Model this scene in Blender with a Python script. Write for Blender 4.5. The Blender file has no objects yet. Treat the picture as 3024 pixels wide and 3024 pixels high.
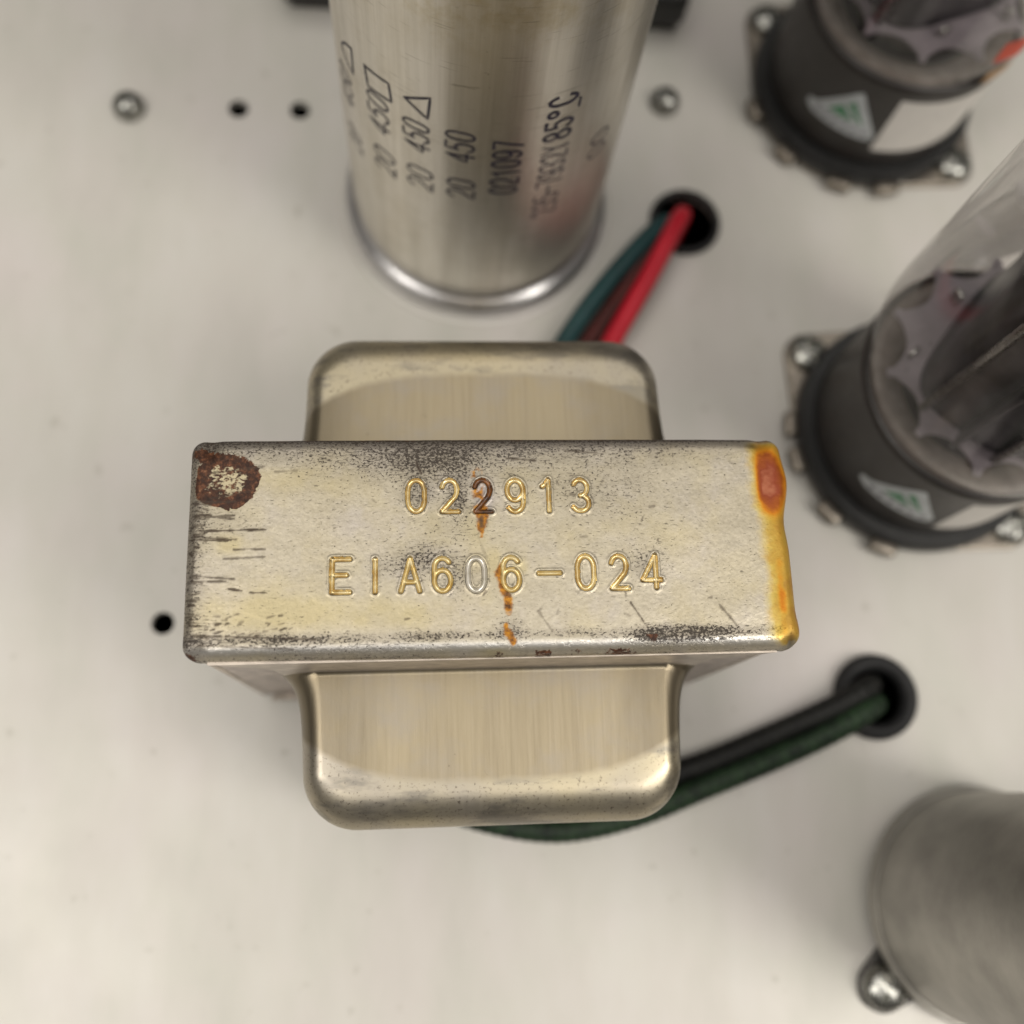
import bpy, bmesh, math, random
import numpy as np
from mathutils import Matrix, Vector

# ------------------------------------------------------------------ camera, room light, exposure  (1 unit = 1 cm)
sc = bpy.context.scene
COL = sc.collection
RC = Matrix(((0.99665561, 0.01129994, -0.0809315), (-0.03181904, 0.96589169, -0.25698401), (0.07526716, 0.25869972, 0.96302093)))
CAM = Vector((-0.59346655, -2.05185983, 13.0))
cd = bpy.data.cameras.new('camera'); cam = bpy.data.objects.new('camera', cd); COL.objects.link(cam)
cam.matrix_world = Matrix.Translation(CAM) @ RC.to_4x4()
cd.sensor_width = 36.0; cd.lens = 36.0; cd.clip_start = 0.05; cd.clip_end = 2000
cd.dof.use_dof = True; cd.dof.focus_distance = 9.12; cd.dof.aperture_fstop = 0.135
sc.camera = cam

wd = bpy.data.worlds.new('World'); sc.world = wd; wd.use_nodes = True
wd.node_tree.nodes['Background'].inputs[0].default_value = (1.0, 0.93, 0.82, 1)
wd.node_tree.nodes['Background'].inputs[1].default_value = 0.13

def area(name, loc, target, sx, sy, power, col):
    l = bpy.data.lights.new(name, 'AREA'); l.shape = 'RECTANGLE'; l.size = sx; l.size_y = sy; l.energy = power; l.color = col
    o = bpy.data.objects.new(name, l); COL.objects.link(o); o.location = loc
    o.rotation_euler = (Vector(target) - Vector(loc)).to_track_quat('-Z', 'Y').to_euler()
    return o
area('ceiling_lamp', (-31, -13, 50), (0, 1, 0), 17, 36, 11500, (1.0, 0.95, 0.87))
area('ceiling_lamp', (34, -19, 47), (0, 1, 0), 17, 36, 17500, (1.0, 0.95, 0.87))

area('ceiling_panel', (0, 5, 90), (0, 5, 0), 124, 120, 58000, (1.0, 0.955, 0.89))
vs = sc.view_settings; sc.display_settings.display_device = 'sRGB'
vs.view_transform = 'Standard'; vs.look = 'None'; vs.exposure = -0.03; vs.gamma = 1.0
sc.cycles.use_denoising = True
sc.cycles.max_bounces = 10; sc.cycles.transparent_max_bounces = 12
sc.cycles.caustics_reflective = False; sc.cycles.caustics_refractive = False

rng = random.Random(5)
PI = math.pi

# ------------------------------------------------------------------ object helpers
def tag(o, label=None, cat=None, group=None, kind=None):
    if label: o['label'] = label
    if cat: o['category'] = cat
    if group: o['group'] = group
    if kind: o['kind'] = kind
    return o

def empty(name, loc, label, cat, group=None):
    o = bpy.data.objects.new(name, None); COL.objects.link(o); o.location = loc; o.empty_display_size = 0.2
    return tag(o, label, cat, group)

def link(name, me, parent=None, loc=(0, 0, 0), rot=(0, 0, 0)):
    o = bpy.data.objects.new(name, me); COL.objects.link(o)
    o.location = loc; o.rotation_euler = rot
    if parent is not None: o.parent = parent
    return o

def mk(name, V, F, mat, parent=None, smooth=True, loc=(0, 0, 0), rot=(0, 0, 0), sharp=None):
    me = bpy.data.meshes.new(name)
    me.from_pydata([tuple(v) for v in V], [], [tuple(f) for f in F]); me.validate(); me.update()
    if smooth:
        me.polygons.foreach_set('use_smooth', [True] * len(me.polygons))
        if sharp is not None: me.set_sharp_from_angle(angle=math.radians(sharp))
    if mat: me.materials.append(mat)
    return link(name, me, parent, loc, rot)

def grid_faces(nu, nv, wrap_u=False):
    F = []
    for j in range(nv - 1):
        for i in range(nu if wrap_u else nu - 1):
            a = j * nu + i; b = j * nu + (i + 1) % nu
            F.append((a, b, b + nu, a + nu))
    return F

def lathe(profile, seg=96, a0=0.0):
    V = []; F = []
    for r, z in profile:
        for k in range(seg):
            a = a0 + 2 * PI * k / seg
            V.append((r * math.cos(a), r * math.sin(a), z))
    F = grid_faces(seg, len(profile), True)
    return V, F

def box(x0, x1, y0, y1, z0, z1):
    V = [(x0, y0, z0), (x1, y0, z0), (x1, y1, z0), (x0, y1, z0), (x0, y0, z1), (x1, y0, z1), (x1, y1, z1), (x0, y1, z1)]
    F = [(3, 2, 1, 0), (4, 5, 6, 7), (0, 1, 5, 4), (1, 2, 6, 5), (2, 3, 7, 6), (3, 0, 4, 7)]
    return V, F

def bevel_me(o, w, seg=3):
    bm = bmesh.new(); bm.from_mesh(o.data)
    bmesh.ops.bevel(bm, geom=list(bm.edges), offset=w, segments=seg, profile=0.5, affect='EDGES')
    bm.to_mesh(o.data); bm.free()
    o.data.polygons.foreach_set('use_smooth', [True] * len(o.data.polygons)); o.data.set_sharp_from_angle(angle=math.radians(50))
    return o

def spline(pts, n=14):
    P = [np.array(p, float) for p in pts]; P = [2 * P[0] - P[1]] + P + [2 * P[-1] - P[-2]]
    out = []
    for i in range(1, len(P) - 2):
        for k in range(n):
            t = k / n
            out.append(0.5 * ((2 * P[i]) + (-P[i - 1] + P[i + 1]) * t + (2 * P[i - 1] - 5 * P[i] + 4 * P[i + 1] - P[i + 2]) * t * t + (-P[i - 1] + 3 * P[i] - 3 * P[i + 1] + P[i + 2]) * t ** 3))
    out.append(P[-2])
    return out

def sweep(path, rad, seg=16, braid=0.0):
    V = []; n = len(path)
    up = np.array((0.0, 0.0, 1.0)); last = None
    dist = 0.0
    for i, p in enumerate(path):
        t = path[min(i + 1, n - 1)] - path[max(i - 1, 0)]; t = t / np.linalg.norm(t)
        if last is None:
            s = np.cross(t, up)
            if np.linalg.norm(s) < 1e-3: s = np.cross(t, (1.0, 0, 0))
        else: s = last - t * (last @ t)
        s = s / np.linalg.norm(s); last = s
        u = np.cross(s, t)
        if i: dist += np.linalg.norm(p - path[i - 1])
        for k in range(seg):
            a = 2 * PI * k / seg
            r = rad
            if braid: r += braid * math.sin(dist * 26 + 5 * a) * math.sin(dist * 26 - 5 * a)
            V.append(p + r * (math.cos(a) * s + math.sin(a) * u))
    F = grid_faces(seg, n, True)
    F.append(tuple(range(seg))[::-1]); F.append(tuple(range((n - 1) * seg, n * seg)))
    return V, F

def vnoise(x, y, scale, seed, octaves=3):
    out = np.zeros_like(x); amp = 1.0; tot = 0.0
    for o in range(octaves):
        r = np.random.RandomState(seed + o); G = r.rand(257, 257)
        X = x * scale + 37.3; Y = y * scale + 91.7
        xi = np.floor(X).astype(int); yi = np.floor(Y).astype(int); fx = X - xi; fy = Y - yi
        fx = fx * fx * (3 - 2 * fx); fy = fy * fy * (3 - 2 * fy)
        xi %= 256; yi %= 256
        a = G[yi, xi] * (1 - fx) + G[yi, xi + 1] * fx; b = G[yi + 1, xi] * (1 - fx) + G[yi + 1, xi + 1] * fx
        out += amp * (a * (1 - fy) + b * fy); tot += amp; amp *= 0.5; scale *= 2
    return out / tot

def sstep(a, b, x):
    t = np.clip((x - a) / (b - a), 0, 1); return t * t * (3 - 2 * t)

# ------------------------------------------------------------------ materials
class NT:
    def __init__(s, name):
        s.m = bpy.data.materials.new(name); s.m.use_nodes = True; s.t = s.m.node_tree
        s.b = s.t.nodes['Principled BSDF']; s.out = s.t.nodes['Material Output']
    def n(s, typ, **kw):
        nd = s.t.nodes.new(typ)
        for k, v in kw.items(): setattr(nd, k, v)
        return nd
    def l(s, a, b): s.t.links.new(a, b)
    def coord(s): return s.n('ShaderNodeTexCoord').outputs['Object']
    def mapping(s, vec, scale=(1, 1, 1), rot=(0, 0, 0)):
        m = s.n('ShaderNodeMapping'); m.inputs['Scale'].default_value = scale; m.inputs['Rotation'].default_value = rot
        s.l(vec, m.inputs['Vector']); return m.outputs[0]
    def noise(s, vec, scale, detail=4, rough=0.55, dist=0.0):
        n = s.n('ShaderNodeTexNoise'); n.inputs['Scale'].default_value = scale; n.inputs['Detail'].default_value = detail
        n.inputs['Roughness'].default_value = rough; n.inputs['Distortion'].default_value = dist
        s.l(vec, n.inputs['Vector']); return n.outputs['Fac']
    def ramp(s, fac, stops, interp='LINEAR'):
        r = s.n('ShaderNodeValToRGB'); r.color_ramp.interpolation = interp; e = r.color_ramp.elements
        e[0].position, e[0].color = stops[0][0], rgba(stops[0][1]); e[1].position, e[1].color = stops[-1][0], rgba(stops[-1][1])
        for p, c in stops[1:-1]:
            k = e.new(p); k.color = rgba(c)
        s.l(fac, r.inputs[0]); return r.outputs[0]
    def mix(s, fac, a, b, blend='MIX'):
        m = s.n('ShaderNodeMix', data_type='RGBA', blend_type=blend)
        for i, x in ((0, fac), (6, a), (7, b)):
            if hasattr(x, 'is_linked') or hasattr(x, 'links'): s.l(x, m.inputs[i])
            elif i == 0: m.inputs[0].default_value = x
            else: m.inputs[i].default_value = rgba(x)
        return m.outputs[2]
    def math(s, op, a, b=None, clamp=False):
        m = s.n('ShaderNodeMath', operation=op, use_clamp=clamp)
        for i, x in ((0, a), (1, b)):
            if x is None: continue
            if isinstance(x, (int, float)): m.inputs[i].default_value = x
            else: s.l(x, m.inputs[i])
        return m.outputs[0]
    def attr(s, name):
        a = s.n('ShaderNodeAttribute'); a.attribute_name = name; return a.outputs['Fac']
    def bump(s, h, strength, dist=0.01, normal=None):
        b = s.n('ShaderNodeBump'); b.inputs['Strength'].default_value = strength; b.inputs['Distance'].default_value = dist
        s.l(h, b.inputs['Height'])
        if normal is not None: s.l(normal, b.inputs['Normal'])
        s.l(b.outputs[0], s.b.inputs['Normal']); return b.outputs[0]
    def set(s, **kw):
        for k, v in kw.items():
            i = s.b.inputs[k.replace('_', ' ')]
            if hasattr(v, 'links') or hasattr(v, 'is_linked'): s.l(v, i)
            else: i.default_value = rgba(v) if isinstance(v, tuple) else v
        return s

def rgba(c): return c if not isinstance(c, tuple) or len(c) == 4 else (c[0], c[1], c[2], 1)

def simple(name, col, rough=0.5, metal=0.0, var=0.15, scale=6, bump=0.0, bscale=40, **kw):
    t = NT(name); co = t.coord(); f = t.noise(co, scale)
    lo = tuple(c * (1 - var) for c in col); hi = tuple(min(1, c * (1 + var)) for c in col)
    t.set(Base_Color=t.ramp(f, [(0.3, lo), (0.7, hi)]), Metallic=metal)
    rr = t.math('MULTIPLY_ADD', t.noise(co, scale * 2.3), 0.16); t.t.nodes[-1].inputs[2].default_value = rough - 0.08
    t.set(Roughness=rr, **kw)
    if bump: t.bump(t.noise(co, bscale), bump, 0.01)
    return t.m

# chassis: satin plated sheet with faint cloudy blotches and specks
t = NT('satin_plate'); co = t.coord()
base = t.ramp(t.noise(co, 0.35, 3), [(0.3, (0.565, 0.54, 0.515)), (0.5, (0.56, 0.55, 0.51)), (0.7, (0.59, 0.56, 0.54))])
cl = t.ramp(t.noise(t.mapping(co, (1, 0.35, 1)), 0.8, 5, 0.6), [(0.3, (0.90, 0.90, 0.875)), (0.5, (0.985, 0.97, 0.96)), (0.7, (1.04, 1.03, 1.04))])
base = t.mix(1.0, base, cl, 'MULTIPLY')
sp = t.ramp(t.noise(co, 3.6, 2, 0.4), [(0.70, (0, 0, 0)), (0.78, (1, 1, 1))])
base = t.mix(t.math('MULTIPLY', sp, 0.35), base, (0.30, 0.28, 0.23))
t.set(Base_Color=base, Metallic=0.12, Roughness=t.ramp(t.noise(co, 0.9, 4), [(0.3, (0.38,) * 3), (0.7, (0.48,) * 3)]))
t.bump(t.math('ADD', t.noise(co, 0.5, 2), t.math('MULTIPLY', t.noise(t.mapping(co, (0.15, 3, 1), (0, 0, 0.25)), 6, 4, 0.7), 0.10)), 0.06, 0.3)
M_PLATE = t.m
M_DARK = simple('chassis_dark', (0.012, 0.012, 0.012), 0.9)

# stamped transformer cover: tinned steel with pits, varnish, rust, painted edge highlight and dark reflection (masks are mesh attributes)
t = NT('tinned_cover'); co = t.coord()
pit, yel, rus, orange, red, drip, line, grey, worn_glint = [t.attr(k) for k in ('pit', 'yellow', 'rust', 'orange', 'red', 'drip', 'line', 'grey', 'worn_glint')]
base = t.ramp(t.noise(co, 2.2, 5, 0.6), [(0.3, (0.445, 0.40, 0.315)), (0.5, (0.475, 0.43, 0.345)), (0.72, (0.47, 0.43, 0.385))])
fine = t.ramp(t.noise(t.mapping(co, (1, 1.5, 1)), 26, 3, 0.6), [(0.3, (0.86, 0.85, 0.83)), (0.6, (1.04, 1.04, 1.03))])
base = t.mix(1.0, base, fine, 'MULTIPLY')
base = t.mix(t.math('MULTIPLY', yel, 0.58), base, (0.47, 0.40, 0.22))
base = t.mix(t.math('MULTIPLY', grey, 0.75), base, (0.34, 0.31, 0.31))
base = t.mix(worn_glint, base, (0.66, 0.645, 0.62))
sn = t.noise(t.mapping(co, (1, 1.3, 1)), 40, 4, 0.62, 0.4)
thr = t.math('SUBTRACT', 0.70, t.math('MULTIPLY', pit, 0.215))
sf = t.math('MULTIPLY', t.math('SUBTRACT', sn, thr), 15.0, True)
sn2 = t.noise(t.mapping(co, (0.6, 2.0, 1)), 30, 2, 0.5)
sf2 = t.math('MULTIPLY', t.math('SUBTRACT', sn2, t.math('SUBTRACT', 0.67, t.math('MULTIPLY', pit, 0.14))), 10.0, True)
spk = t.math('MAXIMUM', t.math('MULTIPLY', sf, 0.93), t.math('MULTIPLY', sf2, 0.6))
base = t.mix(t.math('MULTIPLY', t.math('SUBTRACT', pit, 0.32, True), 0.62), base, (0.15, 0.13, 0.12))
base = t.mix(t.math('MULTIPLY', spk, 0.95), base, (0.022, 0.015, 0.011))
rn = t.noise(co, 19, 5, 0.7)
rus = t.math('MULTIPLY', t.math('SUBTRACT', t.math('ADD', t.math('MULTIPLY', rus, 1.22), t.noise(t.mapping(co, (1, 1.5, 1)), 27, 4, 0.65)), 1.0), 9.0, True)
rustc = t.ramp(rn, [(0.30, (0.016, 0.008, 0.006)), (0.50, (0.052, 0.021, 0.011)), (0.62, (0.14, 0.055, 0.026)), (0.76, (0.32, 0.19, 0.11))])
base = t.mix(rus, base, rustc)
oc = t.ramp(orange, [(0.0, (0.56, 0.50, 0.34)), (0.3, (0.58, 0.46, 0.15)), (0.6, (0.50, 0.345, 0.055)), (0.85, (0.45, 0.26, 0.02)), (1.0, (0.30, 0.13, 0.01))])
oc = t.mix(t.ramp(t.noise(co, 6, 5, 0.7), [(0.42, (0, 0, 0)), (0.75, (0.75, 0.75, 0.75))]), oc, (0.40, 0.19, 0.012))
oc = t.mix(t.math('MULTIPLY', spk, 0.5), oc, (0.16, 0.08, 0.01))
base = t.mix(t.ramp(orange, [(0.02, (0, 0, 0)), (0.45, (0.93, 0.93, 0.93))]), base, oc)
rc = t.ramp(red, [(0.0, (0.60, 0.30, 0.01)), (0.3, (0.55, 0.20, 0.010)), (0.55, (0.30, 0.075, 0.012)), (0.8, (0.24, 0.050, 0.020)), (1.0, (0.37, 0.125, 0.065))])
base = t.mix(t.ramp(red, [(0.03, (0, 0, 0)), (0.35, (1, 1, 1))]), base, rc)
dc = t.ramp(rn, [(0.32, (0.05, 0.022, 0.010)), (0.48, (0.30, 0.115, 0.012)), (0.62, (0.52, 0.22, 0.012)), (0.75, (0.60, 0.33, 0.05))])
base = t.mix(drip, base, dc)
base = t.mix(t.math('MULTIPLY', line, 0.92), base, (0.05, 0.035, 0.025))
mt = t.math('SUBTRACT', 0.80, t.math('MAXIMUM', t.math('MAXIMUM', spk, rus), t.math('MAXIMUM', t.math('MULTIPLY', orange, 0.55), drip)), True)
t.set(Specular_IOR_Level=0.25, Base_Color=base, Metallic=mt, Roughness=t.math('SUBTRACT', t.math('ADD', 0.43, t.math('MULTIPLY', spk, 0.2)), t.math('MULTIPLY', worn_glint, 0.16)))
t.bump(t.math('SUBTRACT', t.noise(co, 24, 4), t.math('MULTIPLY', spk, 0.5)), 0.32, 0.012)
M_COVER = t.m

# drawn end bells: brushed tinned steel, brushing runs away from the core
t = NT('drawn_steel'); co = t.coord()
br = t.noise(t.mapping(co, (1, 0.03, 0.03)), 30, 4, 0.7)
br2 = t.noise(t.mapping(co, (1, 0.04, 0.05)), 7, 3, 0.6)
base = t.ramp(br, [(0.2, (0.262, 0.218, 0.148)), (0.5, (0.312, 0.264, 0.183)), (0.8, (0.355, 0.305, 0.222))])
base = t.mix(t.ramp(br2, [(0.35, (0, 0, 0)), (0.7, (0.5, 0.5, 0.5))]), base, (0.36, 0.305, 0.205))
sx = t.n('ShaderNodeSeparateXYZ'); t.l(co, sx.inputs[0])
ax = t.math('MULTIPLY', t.math('ABSOLUTE', sx.outputs[0]), 1 / 1.68); ay = t.math('ABSOLUTE', sx.outputs[1])
bl = t.math('SUBTRACT', 1.965, t.math('MULTIPLY', t.math('POWER', ax, 3.4), 0.34))
wob = t.math('MULTIPLY', t.math('SUBTRACT', t.noise(co, 9, 3), 0.5), 0.05)
bend = t.math('MULTIPLY', t.math('ADD', t.math('SUBTRACT', ay, bl), wob), 13.0, True)
blot = t.noise(co, 1.6, 4, 0.6)
base = t.mix(t.math('MULTIPLY', t.ramp(blot, [(0.45, (0, 0, 0)), (0.7, (1, 1, 1))]), 0.7), base, (0.30, 0.272, 0.235))
bcol = t.ramp(t.noise(co, 1.1, 3), [(0.35, (0.46, 0.405, 0.29)), (0.65, (0.37, 0.335, 0.28))])
base = t.mix(bend, base, bcol)
pn = t.noise(co, 36, 4, 0.65)
pf = t.math('MULTIPLY', t.math('SUBTRACT', pn, t.math('SUBTRACT', 0.78, t.math('ADD', t.math('MULTIPLY', bend, 0.17), t.math('MULTIPLY', blot, 0.06)))), 10.0, True)
base = t.mix(t.math('MULTIPLY', pf, 0.7), base, (0.09, 0.07, 0.055))
ol = t.math('ADD', t.math('MULTIPLY', t.math('SUBTRACT', ax, 0.58), 2.4), t.math('SUBTRACT', t.noise(t.mapping(co, (1, 0.25, 1)), 2.6, 4, 0.6), 0.5), True)
base = t.mix(t.math('MULTIPLY', t.math('MULTIPLY', ol, t.math('SUBTRACT', 1.0, bend)), 0.75), base, (0.165, 0.138, 0.095))
sm = t.ramp(t.noise(t.mapping(co, (0.8, 2.2, 2.2)), 1.7, 4, 0.65), [(0.50, (0, 0, 0)), (0.62, (1, 1, 1))])
base = t.mix(t.math('MULTIPLY', t.math('MULTIPLY', sm, bend), 0.6), base, (0.17, 0.16, 0.145))
scf = t.math('MULTIPLY', t.ramp(t.noise(t.mapping(co, (1.2, 1, 1), (0, 0, 0.5)), 9, 5, 0.75, 1.5), [(0.64, (0, 0, 0)), (0.72, (1, 1, 1))]), t.ramp(t.noise(co, 1.3, 2), [(0.5, (0, 0, 0)), (0.62, (1, 1, 1))]))
base = t.mix(t.math('MULTIPLY', scf, 0.6), base, (0.12, 0.085, 0.05))
t.set(Base_Color=base, Metallic=0.9, Roughness=t.ramp(br, [(0.2, (0.30,) * 3), (0.8, (0.42,) * 3)]))
hh = t.math('ADD', t.math('MULTIPLY', br, t.math('SUBTRACT', 1.0, bend)), t.math('MULTIPLY', pn, 0.5))
t.bump(hh, 0.10, 0.010)
M_BELL = t.m

M_STRAP = simple('strap_steel', (0.55, 0.49, 0.43), 0.45, 0.8, 0.2, 5, 0.1)
M_LAM = simple('lamination_edge', (0.52, 0.46, 0.42), 0.5, 0.6, 0.25, 7, 0.15, 60)

def varnish(name, c1, c2, metal=0.55, rough=0.32):
    t = NT(name); co = t.coord()
    t.set(Base_Color=t.ramp(t.noise(co, 9, 4, 0.6), [(0.35, c1), (0.65, c2)]), Metallic=metal, Roughness=rough, Coat_Weight=0.35, Coat_Roughness=0.15)
    t.bump(t.noise(co, 40, 2), 0.15, 0.008)
    return t.m
M_GOLD = varnish('amber_varnish', (0.50, 0.36, 0.15), (0.74, 0.63, 0.38), 0.9, 0.26)
M_PALEGOLD = varnish('thin_varnish', (0.55, 0.40, 0.14), (0.66, 0.56, 0.33), 0.7)
M_SILVER = varnish('bare_groove', (0.52, 0.49, 0.42), (0.66, 0.63, 0.58), 0.9, 0.3)
M_RUSTG = varnish('rusty_groove', (0.025, 0.013, 0.009), (0.24, 0.085, 0.012), 0.1, 0.45)

# capacitor can: brushed aluminium, fine lines along the can, a few scratches round the top
t = NT('brushed_aluminium'); co = t.coord()
br = t.noise(t.mapping(co, (1, 1, 0.02)), 22, 4, 0.7)
cl = t.noise(t.mapping(co, (1, 1, 0.5)), 1.4, 5, 0.65)
base = t.ramp(br, [(0.25, (0.63, 0.60, 0.54)), (0.75, (0.74, 0.71, 0.65))])
base = t.mix(t.math('MULTIPLY', t.ramp(cl, [(0.45, (0, 0, 0)), (0.75, (1, 1, 1))]), 0.45), base, (0.52, 0.47, 0.36))
sg = t.noise(co, 15, 3, 0.6)
base = t.mix(t.math('MULTIPLY', t.ramp(sg, [(0.68, (0, 0, 0)), (0.78, (1, 1, 1))]), 0.45), base, (0.24, 0.21, 0.16))
ss = t.n('ShaderNodeSeparateXYZ'); t.l(co, ss.inputs[0])
topm = t.math('MULTIPLY', t.math('SUBTRACT', ss.outputs[2], 5.0), 1.4, True)
yl = t.math('MULTIPLY', topm, t.ramp(t.noise(co, 2.4, 5, 0.7), [(0.45, (0, 0, 0)), (0.62, (1, 1, 1))]))
base = t.mix(t.math('MULTIPLY', yl, 0.55), base, (0.46, 0.38, 0.20))
scr = t.ramp(t.noise(t.mapping(co, (0.25, 0.25, 5.0), (0.06, 0.04, 0)), 9, 2, 0.4), [(0.665, (0, 0, 0)), (0.70, (1, 1, 1))])
base = t.mix(t.math('MULTIPLY', t.math('MULTIPLY', scr, t.noise(co, 1.2, 3)), 0.7), base, (0.22, 0.19, 0.14))
stk = t.ramp(t.noise(t.mapping(co, (1, 1, 0.03)), 5, 3, 0.6), [(0.40, (0.92, 0.915, 0.90)), (0.62, (1.05, 1.05, 1.05))])
base = t.mix(1.0, base, stk, 'MULTIPLY')
t.set(Base_Color=base, Metallic=1.0, Roughness=t.ramp(cl, [(0.3, (0.33,) * 3), (0.75, (0.45,) * 3)]))
t.bump(t.math('ADD', br, cl), 0.025, 0.02)
M_CAN = t.m
M_BEAD = simple('rolled_aluminium', (0.70, 0.69, 0.70), 0.30, 1.0, 0.08, 3)
M_INK = simple('violet_black_ink', (0.018, 0.015, 0.035), 0.5, 0.0, 0.4, 14)
t = NT('worn_ink'); co = t.coord()   # ink partly rubbed away
t.set(Base_Color=(0.06, 0.05, 0.07), Roughness=0.5, Alpha=t.ramp(t.noise(co, 9, 3), [(0.3, (0.65,) * 3), (0.6, (0.97,) * 3)]))
M_INKW = t.m

M_BAKE = simple('brown_black_bakelite', (0.018, 0.014, 0.012), 0.42, 0.0, 0.3, 4)
M_BLACK = simple('black_phenolic', (0.012, 0.012, 0.012), 0.45, 0.0, 0.3, 5)
M_RUBBER = simple('black_rubber', (0.008, 0.008, 0.009), 0.7, 0.0, 0.3, 5)
M_ZINC = simple('zinc_plate', (0.33, 0.33, 0.31), 0.27, 1.0, 0.15, 5, 0.05)
M_SADDLE = simple('saddle_steel', (0.27, 0.24, 0.205), 0.36, 1.0, 0.2, 4, 0.08)
M_DARKSTEEL = simple('dark_steel', (0.10, 0.095, 0.09), 0.4, 0.8, 0.2, 4)
M_SHIELD = simple('dull_shield_metal', (0.37, 0.355, 0.325), 0.46, 0.85, 0.18, 1.6, 0.03, 16)
M_SKIRT = simple('shield_skirt_metal', (0.25, 0.24, 0.24), 0.36, 0.95, 0.14, 3, 0.08, 16)
M_ANODE = simple('carbonised_anode', (0.10, 0.095, 0.105), 0.36, 0.8, 0.25, 3, 0.1)
M_MICA = simple('cloudy_mica', (0.43, 0.38, 0.41), 0.30, 0.0, 0.15, 4)
M_MICA.node_tree.nodes['Principled BSDF'].inputs['Transmission Weight'].default_value = 0.15
M_RIMREFL = simple('tan_rim_reflection', (0.26, 0.22, 0.19), 0.4, 0.0, 0.35, 5)  # colour of the reflection in the glass foot
M_STEM = simple('stem_glass', (0.24, 0.23, 0.20), 0.2, 0.0, 0.3, 4)
M_NICKEL = simple('nickel_lead', (0.45, 0.44, 0.42), 0.28, 1.0, 0.2, 5)
M_WHITE = simple('label_paper', (0.74, 0.71, 0.67), 0.55, 0.0, 0.05, 4)
M_STICK = simple('silver_sticker', (0.52, 0.55, 0.57), 0.4, 0.1, 0.18, 9)
M_GREEN = simple('emblem_green', (0.07, 0.24, 0.12), 0.5, 0.0, 0.2, 8)
M_PRINT = simple('grey_print', (0.16, 0.14, 0.19), 0.6, 0.0, 0.2, 8)
M_RED = simple('red_plastic_insulation', (0.50, 0.012, 0.028), 0.38, 0.0, 0.1, 3)
M_DRED = simple('maroon_insulation', (0.065, 0.007, 0.005), 0.5, 0.0, 0.2, 3)
M_TEAL = simple('teal_insulation', (0.004, 0.040, 0.043), 0.42, 0.0, 0.15, 3)
M_ORANGE = simple('orange_red_reflection', (0.60, 0.06, 0.02), 0.5, 0.0, 0.2, 4)  # this and the tan below colour a reflection painted on the tube glass
M_TAN = simple('tan_reflection', (0.42, 0.24, 0.10), 0.5, 0.0, 0.2, 4)
def cloth(name, c1, c2):
    t = NT(name); co = t.coord()
    t.set(Base_Color=t.ramp(t.noise(co, 7, 4, 0.7), [(0.35, c1), (0.72, c2)]), Roughness=0.55, Specular_IOR_Level=0.35)
    t.bump(t.noise(co, 45, 2), 0.4, 0.02); return t.m
M_GCLOTH = cloth('green_cloth_braid', (0.003, 0.009, 0.005), (0.024, 0.055, 0.022))
M_BCLOTH = cloth('black_cloth_braid', (0.003, 0.003, 0.003), (0.010, 0.011, 0.009))

t = NT('tube_glass')   # thin blown glass: clear film with a Fresnel reflection
for nd in list(t.t.nodes):
    if nd != t.out: t.t.nodes.remove(nd)
lw = t.n('ShaderNodeLayerWeight'); lw.inputs['Blend'].default_value = 0.30
tr = t.n('ShaderNodeBsdfTransparent'); tr.inputs[0].default_value = (0.97, 0.96, 0.96, 1)
gl = t.n('ShaderNodeBsdfGlossy'); gl.inputs['Roughness'].default_value = 0.09; gl.inputs[0].default_value = (1, 1, 1, 1)
mx = t.n('ShaderNodeMixShader')
fr = t.math('MULTIPLY_ADD', lw.outputs['Fresnel'], 0.55); t.t.nodes[-1].inputs[2].default_value = 0.042
t.l(fr, mx.inputs[0]); t.l(tr.outputs[0], mx.inputs[1]); t.l(gl.outputs[0], mx.inputs[2]); t.l(mx.outputs[0], t.out.inputs['Surface'])
M_GLASS = t.m

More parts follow.
